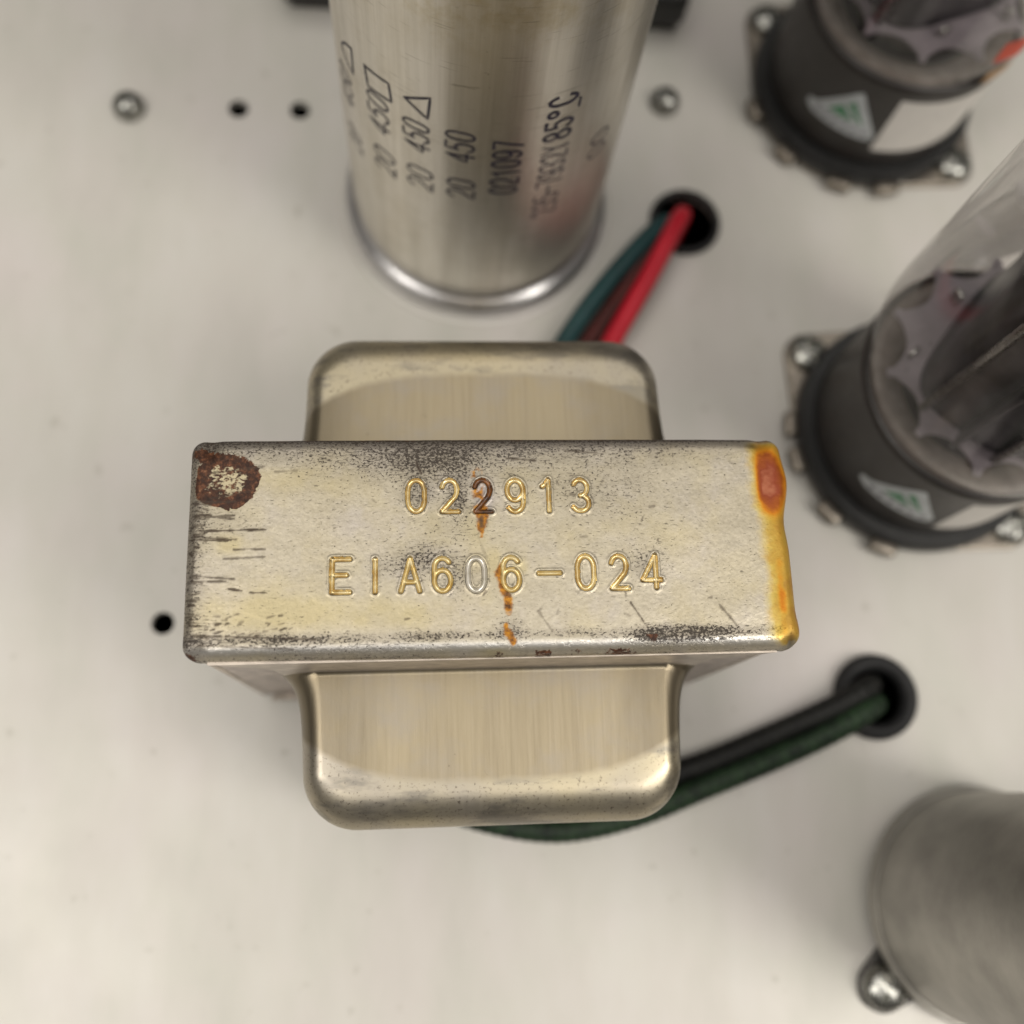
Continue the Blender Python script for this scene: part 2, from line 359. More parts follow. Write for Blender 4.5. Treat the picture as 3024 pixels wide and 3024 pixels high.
# ------------------------------------------------------------------ stroke lettering
def arc(cx, cy, rx, ry, a0, a1, n=18):
    return [(cx + rx * math.cos(math.radians(a0 + (a1 - a0) * k / n)), cy + ry * math.sin(math.radians(a0 + (a1 - a0) * k / n))) for k in range(n + 1)]
NINE = [arc(.5, .68, .47, .32, 0, 360, 28), [(.97, .68), (.97, .34)] + arc(.5, .30, .47, .30, 0, -145)]
FONT = {
    '0': [arc(.5, .64, .48, .36, 0, 180) + arc(.5, .36, .48, .36, 180, 360) + [(.98, .64)]],
    '1': [[(.18, .78), (.34, .84), (.56, 1.0), (.56, 0.0)]],
    '2': [arc(.48, .70, .45, .30, 165, -25) + [(.80, .46), (.04, 0.0), (1.0, 0.0)]],
    '3': [arc(.47, .745, .42, .255, 155, -90) , arc(.47, .25, .50, .25, 88, -150)],
    '4': [[(.74, 0.0), (.74, 1.0), (0.0, .24), (1.02, .24)]],
    '5': [[(.92, 1.0), (.16, 1.0), (.10, .54)] + arc(.47, .33, .48, .33, 128, -150)],
    '6': [[(1 - x, 1 - y) for x, y in s] for s in NINE],
    '7': [[(0.0, 1.0), (1.0, 1.0), (.36, 0.0)]],
    '8': [arc(.5, .755, .40, .245, 0, 360, 24), arc(.5, .255, .48, .255, 0, 360, 24)],
    '9': NINE,
    'E': [[(1.0, 1.0), (.06, 1.0), (.06, 0.0), (1.0, 0.0)], [(.06, .52), (.82, .52)]],
    'I': [[(.5, 1.0), (.5, 0.0)]],
    'A': [[(0.0, 0.0), (.5, 1.0), (1.0, 0.0)], [(.17, .28), (.83, .28)]],
    'C': [arc(.5, .64, .48, .36, 20, 180) + arc(.5, .36, .48, .36, 180, 340)],
    'Y': [[(0.0, 1.0), (.5, .48), (1.0, 1.0)], [(.5, .48), (.5, 0.0)]],
    '-': [[(-.15, .50), (1.1, .50)]],
    'o': [arc(.45, .80, .34, .17, 0, 360, 20)],
}
def seg_dist(X, Y, strokes):
    D = np.full(X.shape, 1e9)
    for s in strokes:
        for (x0, y0), (x1, y1) in zip(s[:-1], s[1:]):
            dx, dy = x1 - x0, y1 - y0; L = dx * dx + dy * dy + 1e-12
            tt = np.clip(((X - x0) * dx + (Y - y0) * dy) / L, 0, 1)
            D = np.minimum(D, np.hypot(X - x0 - tt * dx, Y - y0 - tt * dy))
    return D

# ================================================================== THE SETTING: chassis sheet with real holes
HOLES = [(-3.26, 7.477, .145), (-2.387, 7.471, .145), (-3.92, 0.03, .142), (3.13, 5.70, .48), (5.08, -1.116, .44)]
cu = bpy.data.curves.new('chassis_plate', 'CURVE'); cu.dimensions = '2D'; cu.fill_mode = 'BOTH'; cu.extrude = 0.06
def poly(pts):
    s = cu.splines.new('POLY'); s.points.add(len(pts) - 1)
    for p, q in zip(s.points, pts): p.co = (q[0], q[1], 0, 1)
    s.use_cyclic_u = True
poly([(-24, -20), (24, -20), (24, 24), (-24, 24)])
for x, y, r in HOLES: poly([(x + r * math.cos(a), y + r * math.sin(a)) for a in np.linspace(0, 2 * PI, 49)[:-1]])
tmp = bpy.data.objects.new('tmp', cu); COL.objects.link(tmp)
dg = bpy.context.evaluated_depsgraph_get(); dg.update()
me = bpy.data.meshes.new_from_object(tmp.evaluated_get(dg)); me.name = 'chassis_plate'
bpy.data.objects.remove(tmp); bpy.data.curves.remove(cu)
me.materials.clear(); me.materials.append(M_PLATE)
tag(link('chassis_plate', me, None, (0, 0, -0.06)), kind='structure')
V, F = box(-23.9, 23.9, -19.9, 23.9, -5, -0.125); F = [F[0], F[2], F[3], F[4], F[5]]
tag(mk('chassis_interior', V, F, M_DARK, smooth=False), kind='structure')

# ================================================================== TRANSFORMER
HT = 4.2; A, B = 2.70, 0.985
tf = empty('transformer', (0, 0, 0), 'rust-stained silver transformer with stamped numbers along its flat top', 'transformer')
def U(px, py):   # stain layout measured on the cover, in cm
    return -.705 + .004673 * (px - 785), .455 - .00487 * (py - 935) - .00005 * (px - 785)
CH_H, CH_W = .292, .152
ROW1 = [('0', 785, 935), ('2', 849, 935), ('2', 912, 935), ('9', 974, 935), ('1', 1037, 934), ('3', 1101, 934)]
ROW2 = [('E', 644, 1083), ('I', 708, 1083), ('A', 773, 1082), ('6', 833, 1082), ('0', 896, 1082), ('6', 962, 1081), ('-', 1035, 1080), ('0', 1103, 1079), ('2', 1167, 1079), ('4', 1229, 1078)]
chars = []
for c, px, py in ROW1 + ROW2:
    x, y = U(px, py); k = .90 if c in 'EA4' else 1.0
    if c == '1': k = .75
    chars.append((c, x, y, [[(x + (a - .5) * CH_W * (1.08 if c in 'EA4' else 1.0), y + (b - .5) * CH_H) for a, b in s] for s in FONT[c]]))
GW = .0245
def groove(D):   # cross-section of a stamped stroke
    return np.where(D < GW, -.026 * (1 - (D / GW) ** 2), 0) + .009 * np.exp(-((D - GW * 1.25) / (GW * .35)) ** 2)

st = 0.0098; rb = .13
eu = A - rb + rb * PI / 2 + .10; ev = B - rb + rb * PI / 2 + .07
nu, nv = int(2 * eu / st), int(2 * ev / st)
u, v = np.meshgrid(np.linspace(-eu, eu, nu), np.linspace(-ev, ev, nv))
iu, iv = np.clip(u, -(A - rb), A - rb), np.clip(v, -(B - rb), B - rb)
dx, dy = u - iu, v - iv; s_ = np.hypot(dx, dy); s_ = np.maximum(s_, 1e-9)
smax = rb * PI / 2 + .085; sc_ = np.minimum(s_, smax)
rad = np.where(sc_ < rb * PI / 2, rb * np.sin(np.minimum(sc_ / rb, PI / 2)), rb)
zz = np.where(sc_ < rb * PI / 2, HT - rb * (1 - np.cos(np.minimum(sc_ / rb, PI / 2))), HT - rb - (sc_ - rb * PI / 2))
X = iu + dx / s_ * rad; Y = iv + dy / s_ * rad; Z = zz
# bowed long sides, bulged right end, dents
Y = Y * (1 + .012 * np.cos(X * 0.6)) - .006 * (X / A) + .022
edge = sstep(.75 * A, A, np.abs(X))
right = sstep(2.3, 2.7, X)
X = X + right * (.040 * np.exp(-((Y - .58) / .22) ** 2) - .022 * np.exp(-((Y - .18) / .16) ** 2) + .02 * np.exp(-((Y + .8) / .12) ** 2) - .02)
Z = Z + .018 * right * np.exp(-((Y - .58) / .22) ** 2) + .012 * np.exp(-(((X - 2.60) / .06) ** 2)) * np.exp(-((Y + .45) / .35) ** 2)
Z = Z + (vnoise(X, Y, 1.1, 11, 3) - .5) * .030 + (vnoise(X, Y, 6, 31, 2) - .5) * .006 - .012 * (np.abs(Y) / B) ** 4
# crimped corner notches
for cx, cy in ((-2.52, .93), (2.50, .95), (-2.56, -.94), (2.60, -.93)):
    d = np.hypot((X - cx) / .07, (Y - cy) / .09); Z = Z - .05 * np.exp(-d ** 2)
gv = np.zeros_like(X); Dall = np.full(X.shape, 1e9)
for c, x, y, strokes in chars:
    m = (np.abs(X - x) < .22) & (np.abs(Y - y) < .27)
    Dl = seg_dist(X[m], Y[m], strokes); Dall[m] = np.minimum(Dall[m], Dl)
Z = Z + np.where(Dall < .2, groove(Dall), 0)

def G(px, py, rx, ry, pw=2.0):
    cx, cy = U(px, py); return np.exp(-(np.abs((X - cx) / (rx * .004673)) ** pw + np.abs((Y - cy) / (ry * .00487)) ** pw))
n1 = vnoise(X, Y, 2.2, 3, 4); n2 = vnoise(X, Y, 7, 19, 4); n3 = vnoise(X, Y, 16, 47, 3); n4 = vnoise(X, Y, 4, 71, 4)
At = {}
pit = .19 + .3 * (n1 - .5)
pit += .9 * sstep(.945, .985, Y) + .78 * sstep(.62, .97, Y) * (.55 + .6 * n2) * (1 - .55 * sstep(1.2, 2.2, X)) + .75 * np.exp(-((Y + .80) / .05) ** 2) * (.2 + 1.1 * n1) + .5 * sstep(-.935, -.96, Y) * n2  # rear edge term: grime, also painting in its dark reflection
pit += .55 * sstep(-2.40, -2.66, X)
for a in [(830, 870, 120, 40, .6), (790, 935, 30, 32, .55), (865, 940, 26, 40, .75), (745, 1065, 55, 26, .45), (800, 1055, 40, 30, .6), (860, 1085, 30, 40, .5), (1215, 1065, 55, 45, .50), (1150, 940, 110, 60, .30), (820, 1000, 200, 70, .16), (430, 985, 70, 30, .3), (960, 1180, 30, 26, .6), (1235, 1195, 60, 20, .8), (1080, 900, 300, 40, .2), (1320, 1195, 110, 16, .6), (640, 1215, 200, 14, .5), (700, 880, 150, 30, .25)]:
    pit += a[4] * G(*a[:4])
At['pit'] = pit
yel = .25 * sstep(.45, .7, n1) + .30 * sstep(.5, .75, n4)
for a in [(640, 1150, 230, 28, 1.0), (440, 1025, 26, 18, .9), (520, 905, 130, 22, .45), (930, 1215, 40, 12, .9), (930, 1060, 14, 22, .9), (980, 1068, 14, 14, .7), (500, 1120, 120, 40, .45), (1000, 960, 500, 100, .12), (895, 985, 26, 40, .5)]:
    yel += a[4] * G(a[0], a[1], a[2], a[3], 3.0) * (.5 + n2)
At['yellow'] = yel
At['grey'] = 1.0 * G(914, 936, 19, 34, 4.0) + .9 * G(908, 985, 7, 14, 4.0) + .55 * sstep(.80, .97, Y) + .15 * sstep(-.86, -.99, Y) * (.4 + n2) + .35 * sstep(-2.55, -2.68, X)
cx, cy = U(430, 908)
rr = np.hypot((X - cx) / .31, (Y - cy) / .275) + (n2 - .5) * .26 + (n1 - .5) * .2 + (n3 - .5) * .12
ring = np.exp(-((rr - .84) / (.09 + .09 * sstep(.35, .65, n1) + .07 * sstep(0, .2, Y - cy))) ** 2); inside = (rr < .93) * (.455 + .30 * (n2 - .5))
rust = np.clip(.60 * ring * (.5 + .9 * n2) + inside, 0, 1) * sstep(-2.67, -2.60, X)
At['yellow'] = At['yellow'] + 1.1 * (rr < .95); At['grey'] = At['grey'] + .35 * (rr < .95) * n2
rust += .8 * G(1240, 1198, 40, 12) * sstep(.45, .55, n3) + .52 * sstep(-.90, -.945, Y) * sstep(-.35, .1, X) * sstep(2.0, 1.0, X) * sstep(.25, .60, n2) + .8 * G(365, 1225, 22, 12) + .5 * sstep(.955, .99, Y) * sstep(.4, .6, n2)
rust += .7 * G(380, 855, 30, 14)
At['rust'] = np.clip(rust, 0, 1)
At['worn_glint'] = np.exp(-((Y + .885) / .032) ** 2) * (.55 + .6 * n2) * (1 - At['rust'])  # front bend: polished wear plus a highlight painted into the colour
edgex = 2.29 + (n1 - .5) * .12 + .05 * sstep(.45, .1, Y) + .02 * sstep(-.2, -.8, Y) + (n3 - .5) * .06 + (n2 - .5) * .06
At['orange'] = (np.clip((X - edgex) / .20, 0, 1) * (.66 + .34 * n2) + .22 * sstep(2.64, 2.70, X)) * sstep(-.97, -.84, Y + (n3 - .5) * .1) * sstep(1.0, .88, Y)
cx, cy = U(1474, 905); re = np.hypot((X - cx) / .17, (Y - cy) / .33) + (n2 - .5) * .35 + (n1 - .5) * .3
red = sstep(1.45, .15, re) * (.8 + .5 * (n3 - .3)) + .36 * sstep(1.0, .1, np.hypot((X - U(1478, 1125)[0]) / .07, (Y - U(1478, 1125)[1]) / .38) + (n2 - .5) * 1.3)
At['red'] = np.clip(red, 0, 1) * sstep(2.36, 2.46, X)
def streak(pts, w):
    S = [[U(*p) for p in pts]]; m = (X > -.6) & (X < .6); D = np.full(X.shape, 9.0); D[m] = seg_dist(X[m], Y[m], S)
    return sstep(w * 1.25, w * .6, D + (n3 - .5) * .06 + (n2 - .5) * .05)
drip = streak([(900, 893), (903, 925), (906, 962)], .055) * sstep(.42, .52, n3) + streak([(908, 962), (908, 990)], .045) + streak([(908, 990), (909, 1012)], .026)
drip = drip + streak([(944, 1070), (938, 1085), (944, 1102)], .042) + streak([(944, 1102), (951, 1122), (956, 1140)], .036) + .5 * streak([(955, 1140), (956, 1152)], .02) + streak([(949, 1174), (953, 1188), (962, 1204)], .026)
At['drip'] = np.clip(drip, 0, 1)
ln = np.zeros_like(X); ls = []
R_ = random.Random(3)
for q in [(385, 1000, 505, 998, 1), (380, 1012, 452, 1016, .8), (448, 1034, 505, 1034, .8), (430, 1051, 505, 1048, .7), (440, 1105, 465, 1109, 1), (480, 1112, 507, 1112, 1), (395, 893, 500, 880, .6), (400, 940, 480, 925, .5), (385, 1187, 600, 1196, .8), (390, 1204, 560, 1212, .7), (785, 868, 795, 892, 1), (1185, 1135, 1215, 1180, .9), (1355, 1140, 1400, 1195, .7), (960, 862, 1015, 866, .8), (1075, 846, 1150, 852, .7), (375, 1018, 375, 1090, .5), (520, 890, 560, 888, .5), (900, 1010, 916, 1050, .25), (1010, 1150, 1035, 1185, .5)]: ls.append(q)
for k in range(46):
    y = R_.uniform(930, 1190); x = R_.gauss(372, 4); L = R_.uniform(8, 34) if R_.random() < .8 else R_.uniform(40, 80)
    ls.append((x, y, x + L, y + R_.uniform(-3, 6), R_.uniform(.5, 1)))
for k in range(30):
    y = R_.uniform(1150, 1190); x = R_.uniform(400, 560); ls.append((x, y, x + R_.uniform(3, 12), y - R_.uniform(-1, 4), R_.uniform(.5, 1)))
for k in range(34):
    y = R_.uniform(870, 1190); x = R_.uniform(700, 1420); a = R_.uniform(0, PI); L = R_.uniform(3, 12)
    ls.append((x, y, x + L * math.cos(a), y + L * math.sin(a), R_.uniform(.3, .8)))
for q in ls:
    p0, p1 = U(q[0], q[1]), U(q[2], q[3])
    m = (X > min(p0[0], p1[0]) - .05) & (X < max(p0[0], p1[0]) + .05) & (Y > min(p0[1], p1[1]) - .05) & (Y < max(p0[1], p1[1]) + .05)
    D = seg_dist(X[m], Y[m], [[p0, p1]]) + (n3[m] - .5) * .022
    ln[m] = np.maximum(ln[m], q[4] * sstep(.014, .004, D))
At['line'] = np.clip(.9 * G(357, 852, 9, 12) + .85 * G(352, 1226, 12, 14) + .7 * G(1492, 1204, 9, 12) + .8 * G(1447, 836, 16, 7) + .9 * G(908, 985, 4.5, 13, 4), 0, 1) + np.maximum(ln * (Dall > GW), .85 * sstep(.965, 1.005, Y + (n3 - .5) * .03))  # rear edge band: grime and the bend's dark reflection painted together
keep = sc_ < smax - 1e-6
P = np.stack([X, Y, Z], -1).reshape(-1, 3)
ids = np.arange(nu * nv).reshape(nv, nu)
kq = s_ < smax + .01
fm = kq[:-1, :-1] & kq[1:, :-1] & kq[:-1, 1:] & kq[1:, 1:]
Q = np.stack([ids[:-1, :-1], ids[:-1, 1:], ids[1:, 1:], ids[1:, :-1]], -1)[fm]
used = np.unique(Q); remap = np.full(nu * nv, -1); remap[used] = np.arange(len(used)); Q = remap[Q]
me = bpy.data.meshes.new('top_cover')
me.vertices.add(len(used)); me.vertices.foreach_set('co', P[used].astype(np.float32).ravel())
me.loops.add(Q.size); me.loops.foreach_set('vertex_index', Q.astype(np.int32).ravel())
me.polygons.add(len(Q)); me.polygons.foreach_set('loop_start', np.arange(0, Q.size, 4, dtype=np.int32))
me.update(calc_edges=True); me.validate()
me.polygons.foreach_set('use_smooth', np.ones(len(me.polygons), bool))
for k, a in At.items():
    at = me.attributes.new(k, 'FLOAT', 'POINT'); at.data.foreach_set('value', np.clip(a, 0, 1.2).astype(np.float32).ravel()[used])
me.materials.append(M_COVER)
cover = link('top_cover', me, tf)
# stamped characters: the varnish-filled groove skins, one mesh per character
def zcover(x, y):
    return HT + (vnoise(x, y, 1.1, 11, 3) - .5) * .030 + (vnoise(x, y, 6, 31, 2) - .5) * .006 - .012 * (np.abs(y) / B) ** 4
cm = [M_GOLD, M_GOLD, M_RUSTG, M_GOLD, M_GOLD, M_GOLD, M_GOLD, M_GOLD, M_PALEGOLD, M_PALEGOLD, M_SILVER, M_PALEGOLD, M_PALEGOLD, M_GOLD, M_GOLD, M_GOLD]
for (c, x, y, strokes), mt in zip(chars, cm):
    gx, gy = np.meshgrid(np.arange(x - .18, x + .18, .0055), np.arange(y - .21, y + .21, .0055))
    D = seg_dist(gx, gy, strokes) + (vnoise(gx, gy, 22, 5, 2) - .5) * .006
    gz = zcover(gx, gy) + groove(D) + .0035
    idx = np.arange(gx.size).reshape(gx.shape); k = D < GW * 1.02
    f4 = k[:-1, :-1] & k[1:, :-1] & k[:-1, 1:] & k[1:, 1:]
    q = np.stack([idx[:-1, :-1], idx[:-1, 1:], idx[1:, 1:], idx[1:, :-1]], -1)[f4]
    us = np.unique(q); rm = np.full(gx.size, -1); rm[us] = np.arange(len(us))
    pts = np.stack([gx, gy, gz], -1).reshape(-1, 3)[us]
    mk('stamped_character', pts, rm[q], mt, cover)

# core, straps, feet, bells
V, F = box(-2.55, 2.55, -.90, .90, .22, 4.02); mk('lamination_stack', V, F, M_LAM, tf, False)
for sgn in (-1, 1):
    x0, x1 = (2.56, 2.66) if sgn > 0 else (-2.66, -2.56)
    o = mk('side_strap', *box(x0, x1, -.90, .90, .105, 4.03), M_STRAP, tf, False); bevel_me(o, .03, 2)
    a, b = (2.56, 3.45) if sgn > 0 else (-3.45, -2.56)
    o = mk('mounting_foot', *box(a, b, -.42, .42, .004, .10), M_STRAP, tf, False); bevel_me(o, .035, 2)

def make_bell(sgn):
    y0, L = .98, 2.42; zt = 3.30; zb = .55; rb_ = .36; cr = .52; a0 = 1.83 if sgn > 0 else 1.80
    if sgn > 0: L = 2.50
    out = []
    ny = 26
    for k in range(ny):                                   # left side, from the flange out to the corner
        tt = k / (ny - 1); y = y0 + (L - cr - y0) * tt
        out.append((-(a0 + (.23 if sgn > 0 else .18) * math.exp(-tt * 6.0) + .03 * (1 - tt)), y))
    for k in range(1, 17):
        a = PI - PI / 2 * k / 16; out.append((-(a0 - cr) + cr * math.cos(a), L - cr + cr * math.sin(a)))
    nf = 20
    half = list(out)
    for k in range(1, nf): out.append((-(a0 - cr) + 2 * (a0 - cr) * k / nf, L))
    out += [(-x, y) for x, y in reversed(half)]
    out = np.array(out); n = len(out)
    nrm = np.zeros_like(out)
    for i in range(n):
        d = out[min(i + 1, n - 1)] - out[max(i - 1, 0)]; d = d / np.linalg.norm(d); nrm[i] = (d[1], -d[0])
    # nrm points inwards
    rings = []; bends = []
    for z in (zb + .0, 1.2, 2.0, zt - rb_): rings.append((0.0, z, 1.0))
    for k in range(1, 13):
        ph = PI / 2 * k / 12; rings.append((rb_ * (1 - math.cos(ph)), zt - rb_ + rb_ * math.sin(ph), max(0, min(1, (1 - k / 12) * 6 + .0))))
    V = []; bd = []
    for dlt, z, bb in rings:
        for i in range(n):
            k_ = .60 + .40 * abs(nrm[i][1])
            p = out[i] + nrm[i] * dlt * np.array((k_, 1.0))
            # keep the inner end at the flange
            slope = .05 * (p[1] - y0) / (L - y0)
            V.append((p[0], sgn * max(p[1], y0), z - slope * (z / zt) ** 4)); bd.append(bb)
    F = grid_faces(n, len(rings))
    # flat brushed top: bridge left and right halves of the last ring
    last = (len(rings) - 1) * n; h = n // 2; cols = 24
    rows = []
    cols = nf; h = len(half) - 1
    for i in range(h + 1):
        if i == h: rows.append([last + h + c for c in range(nf + 1)]); continue
        a = np.array(V[last + i]); b = np.array(V[last + n - 1 - i])
        row = [last + i]
        for c in range(1, cols):
            V.append(tuple(a + (b - a) * c / cols)); bd.append(0.0); row.append(len(V) - 1)
        row.append(last + n - 1 - i); rows.append(row)
    for i in range(h):
        for c in range(cols):
            q = (rows[i][c], rows[i][c + 1], rows[i + 1][c + 1], rows[i + 1][c])
            if len(set(q)) == 4: F.append(q)
    if sgn > 0: F = [f[::-1] for f in F]
    o = mk('end_bell', V, F, M_BELL, tf)
    bm = bmesh.new(); bm.from_mesh(o.data); bmesh.ops.remove_doubles(bm, verts=bm.verts, dist=1e-4); bmesh.ops.recalc_face_normals(bm, faces=bm.faces); bm.to_mesh(o.data); bm.free()
    # flange against the core, its corners cut away
    pl = [(-2.50, 4.02), (-2.30, 3.86), (-2.02, 3.62), (-1.98, 3.2), (-1.98, .7), (-2.3, .5), (-2.5, .3), (2.5, .3), (2.3, .5), (1.98, .7), (1.98, 3.2), (2.02, 3.62), (2.30, 3.86), (2.50, 4.02)]
    ya, yb = sgn * .915, sgn * .985
    V = [(x, ya, z) for x, z in pl] + [(x, yb, z) for x, z in pl]; m = len(pl)
    F = [tuple(range(m)), tuple(range(m, 2 * m))[::-1]] + [(i, i + m, (i + 1) % m + m, (i + 1) % m) for i in range(m)]
    f = mk('flange', V, F, M_STRAP, o, False)
    bm = bmesh.new(); bm.from_mesh(f.data); bmesh.ops.recalc_face_normals(bm, faces=bm.faces); bm.to_mesh(f.data); bm.free()
make_bell(-1); make_bell(1)

# ================================================================== CAPACITOR CAN
CX, CY, CR = 0.13, 6.0, 1.70
can = empty('capacitor_can', (CX, CY, 0), 'tall brushed silver capacitor can printed with violet numbers', 'capacitor')
pr = [(1.93, .003), (1.925, .03), (1.90, .04), (1.78, .045), (1.60, .045)]
mk('base_ring', *lathe(pr, 128), M_PLATE, can)
pr = [(1.68, .046), (1.75, .06), (1.81, .10), (1.84, .16), (1.84, .21), (1.82, .27), (1.78, .315), (1.725, .35), (1.69, .375), (1.665, .40), (1.66, .43)]
mk('rolled_bead', *lathe(pr, 160), M_BEAD, can)
pr = [(1.66, .42), (1.665, .46), (1.685, .53), (1.70, .64), (1.70, 1.1)] + [(1.70, z) for z in np.linspace(1.3, 7.0, 20)] + [(1.69, 7.1), (1.64, 7.2), (1.5, 7.25), (.6, 7.25), (.001, 7.25)]
mk('can_body', *lathe(pr, 192), M_CAN, can)

def wrap_strokes(name, strokes, mat, parent, R, w, cyl_map):
    """strokes in local (along, across) cm -> ribbons lying on a cylinder"""
    V = []; F = []
    for s in strokes:
        p = np.array(s, float); pp = [p[0]]
        for a, b in zip(p[:-1], p[1:]):
            m = max(1, int(np.hypot(*(b - a)) / .05))
            for k in range(1, m + 1): pp.append(a + (b - a) * k / m)
        p = np.array(pp); n = len(p)
        for i in range(n):
            t_ = p[min(i + 1, n - 1)] - p[max(i - 1, 0)]; t_ = t_ / (np.linalg.norm(t_) + 1e-9); nn = np.array((-t_[1], t_[0]))
            e = t_ * (w / 2 if i == n - 1 else (-w / 2 if i == 0 else 0))
            for sg in (-1, 1):
                q = p[i] + e + nn * sg * w / 2; an, z = cyl_map(q)
                V.append((R * math.cos(an), R * math.sin(an), z))
        b0 = len(V) - 2 * n
        for i in range(n - 1): F.append((b0 + 2 * i, b0 + 2 * i + 1, b0 + 2 * i + 3, b0 + 2 * i + 2))
    return mk(name, V, F, mat, parent)

def can_text(text, ang, z0, z1, hgt, mat=M_INK, gap=.30, w=.029, lean=0.0, sizes=None):
    """text reading upwards along the can: letter tops to the left (smaller angle)"""
    n = len(text); adv = (z1 - z0) / (n - gap)
    strokes = []
    for i, c in enumerate(text):
        if c == ' ': continue
        for s in FONT[c]: strokes.append([((i + a * (1 - gap)) * adv, b * hgt) for a, b in s])
    def cm_(q):
        return math.radians(ang + lean * q[0]) - (q[1] - hgt / 2) / CR, z0 + q[0]
    return wrap_strokes('printed_number', strokes, mat, can, CR + .004, w, cm_)
def can_shape(pts, mat=M_INK, w=.030):
    strokes = [[(math.radians(a) * CR, z) for a, z in pts + [pts[0]]]]
    return wrap_strokes('printed_symbol', strokes, mat, can, CR + .004, w, lambda q: (q[0] / CR, q[1]))
H_ = .30
can_text('450', -156.5, 3.12, 3.66, H_, M_INKW); can_text('20', -153.5, 2.40, 2.72, H_, M_INKW)
hm = [(-148.2, 4.22), (-148.6, 3.82)] + [(-149.5 - 6.5 * math.sin(k / 8 * PI) - (k / 8) * 0, 3.82 + .40 * k / 8) for k in range(1, 8)]
can_shape(hm)
can_text('450', -135.3, 3.33, 3.89, H_); can_text('20', -133.6, 2.62, 3.02, H_)
can_shape([(-140.6, 4.21), (-129.2, 4.25), (-128.3, 3.99), (-139.6, 3.93)])
can_text('450', -118.6, 3.43, 3.90, H_); can_text('20', -117.3, 2.74, 3.12, H_)
can_shape([(-122.6, 4.20), (-113.0, 4.37), (-114.0, 4.03)])
can_text('450', -102.3, 3.49, 3.97, H_); can_text('20', -101.3, 2.80, 3.14, H_)
can_text('021097', -85.4, 2.94, 3.88, H_, w=.033)
can_text('235-7932Y', -67.3, 2.30, 3.66, H_, M_INKW, w=.030); can_text('85oC', -67.6, 3.76, 4.46, H_, M_INK, w=.042)
can_text('-', -61.0, 4.22, 4.32, .12, M_INK)
can_text('00', -45.5, 2.98, 3.42, .26, M_INKW)

# ================================================================== TUBES, SOCKETS, SHIELD
# a pan-head screw with a cross recess (mesh made once, shared)
def screw_mesh(name, r, h, mat):
    pr = [(r, 0), (r * 1.0, h * .25)] + [(r * math.cos(a), h * .25 + h * .75 * math.sin(a)) for a in np.linspace(.15, PI / 2 - .02, 9)] + [(.0005, h)]
    V, F = lathe(pr, 40); F.append(tuple(range(40))[::-1])
    o = mk('tmp', V, F, mat, None)
    bm = bmesh.new(); bm.from_mesh(o.data); bmesh.ops.remove_doubles(bm, verts=bm.verts, dist=1e-3); bmesh.ops.recalc_face_normals(bm, faces=bm.faces); bm.to_mesh(o.data); bm.free()
    w = r * .13; Lr = r * .62
    V1, F1 = box(-Lr, Lr, -w, w, h * .48, h * 1.5)
    c1 = mk('tmpa', V1, F1, None, None, False); V1, F1 = box(-w, w, -Lr, Lr, h * .483, h * 1.52); c2 = mk('tmpb', V1, F1, None, None, False)
    for c in (c1, c2):
        md = o.modifiers.new('b', 'BOOLEAN'); md.object = c; md.operation = 'DIFFERENCE'; md.solver = 'EXACT'
    dg = bpy.context.evaluated_depsgraph_get(); dg.update()
    me = bpy.data.meshes.new_from_object(o.evaluated_get(dg)); me.name = name
    for q in (o, c1, c2): bpy.data.objects.remove(q)
    me.polygons.foreach_set('use_smooth', [True] * len(me.polygons)); me.set_sharp_from_angle(angle=math.radians(40))
    return me
ME_SCREW = screw_mesh('screw', .27, .20, M_ZINC)
ME_SMALL = screw_mesh('screw', .22, .26, M_ZINC)

def hull2d(pts):
    pts = sorted(set((round(x, 5), round(y, 5)) for x, y in pts))
    def half(ps):
        h = []
        for p in ps:
            while len(h) > 1 and (h[-1][0] - h[-2][0]) * (p[1] - h[-2][1]) - (h[-1][1] - h[-2][1]) * (p[0] - h[-2][0]) <= 0: h.pop()
            h.append(p)
        return h
    a = half(pts); b = half(pts[::-1]); return a[:-1] + b[:-1]
def circ_pts(x, y, r, n=40): return [(x + r * math.cos(2 * PI * k / n), y + r * math.sin(2 * PI * k / n)) for k in range(n)]
def slab(name, outline, z0, z1, mat, parent, bev=.02):
    n = len(outline); V = [(x, y, z0) for x, y in outline] + [(x, y, z1) for x, y in outline]
    F = [tuple(range(n))[::-1], tuple(range(n, 2 * n))] + [(i, (i + 1) % n, (i + 1) % n + n, i + n) for i in range(n)]
    o = mk(name, V, F, mat, parent, False)
    bm = bmesh.new(); bm.from_mesh(o.data)
    es = [e for e in bm.edges if all(abs(vv.co.z - z1) < 1e-5 for vv in e.verts)]
    bmesh.ops.bevel(bm, geom=es, offset=bev, segments=2, profile=.5, affect='EDGES'); bm.to_mesh(o.data); bm.free()
    return o

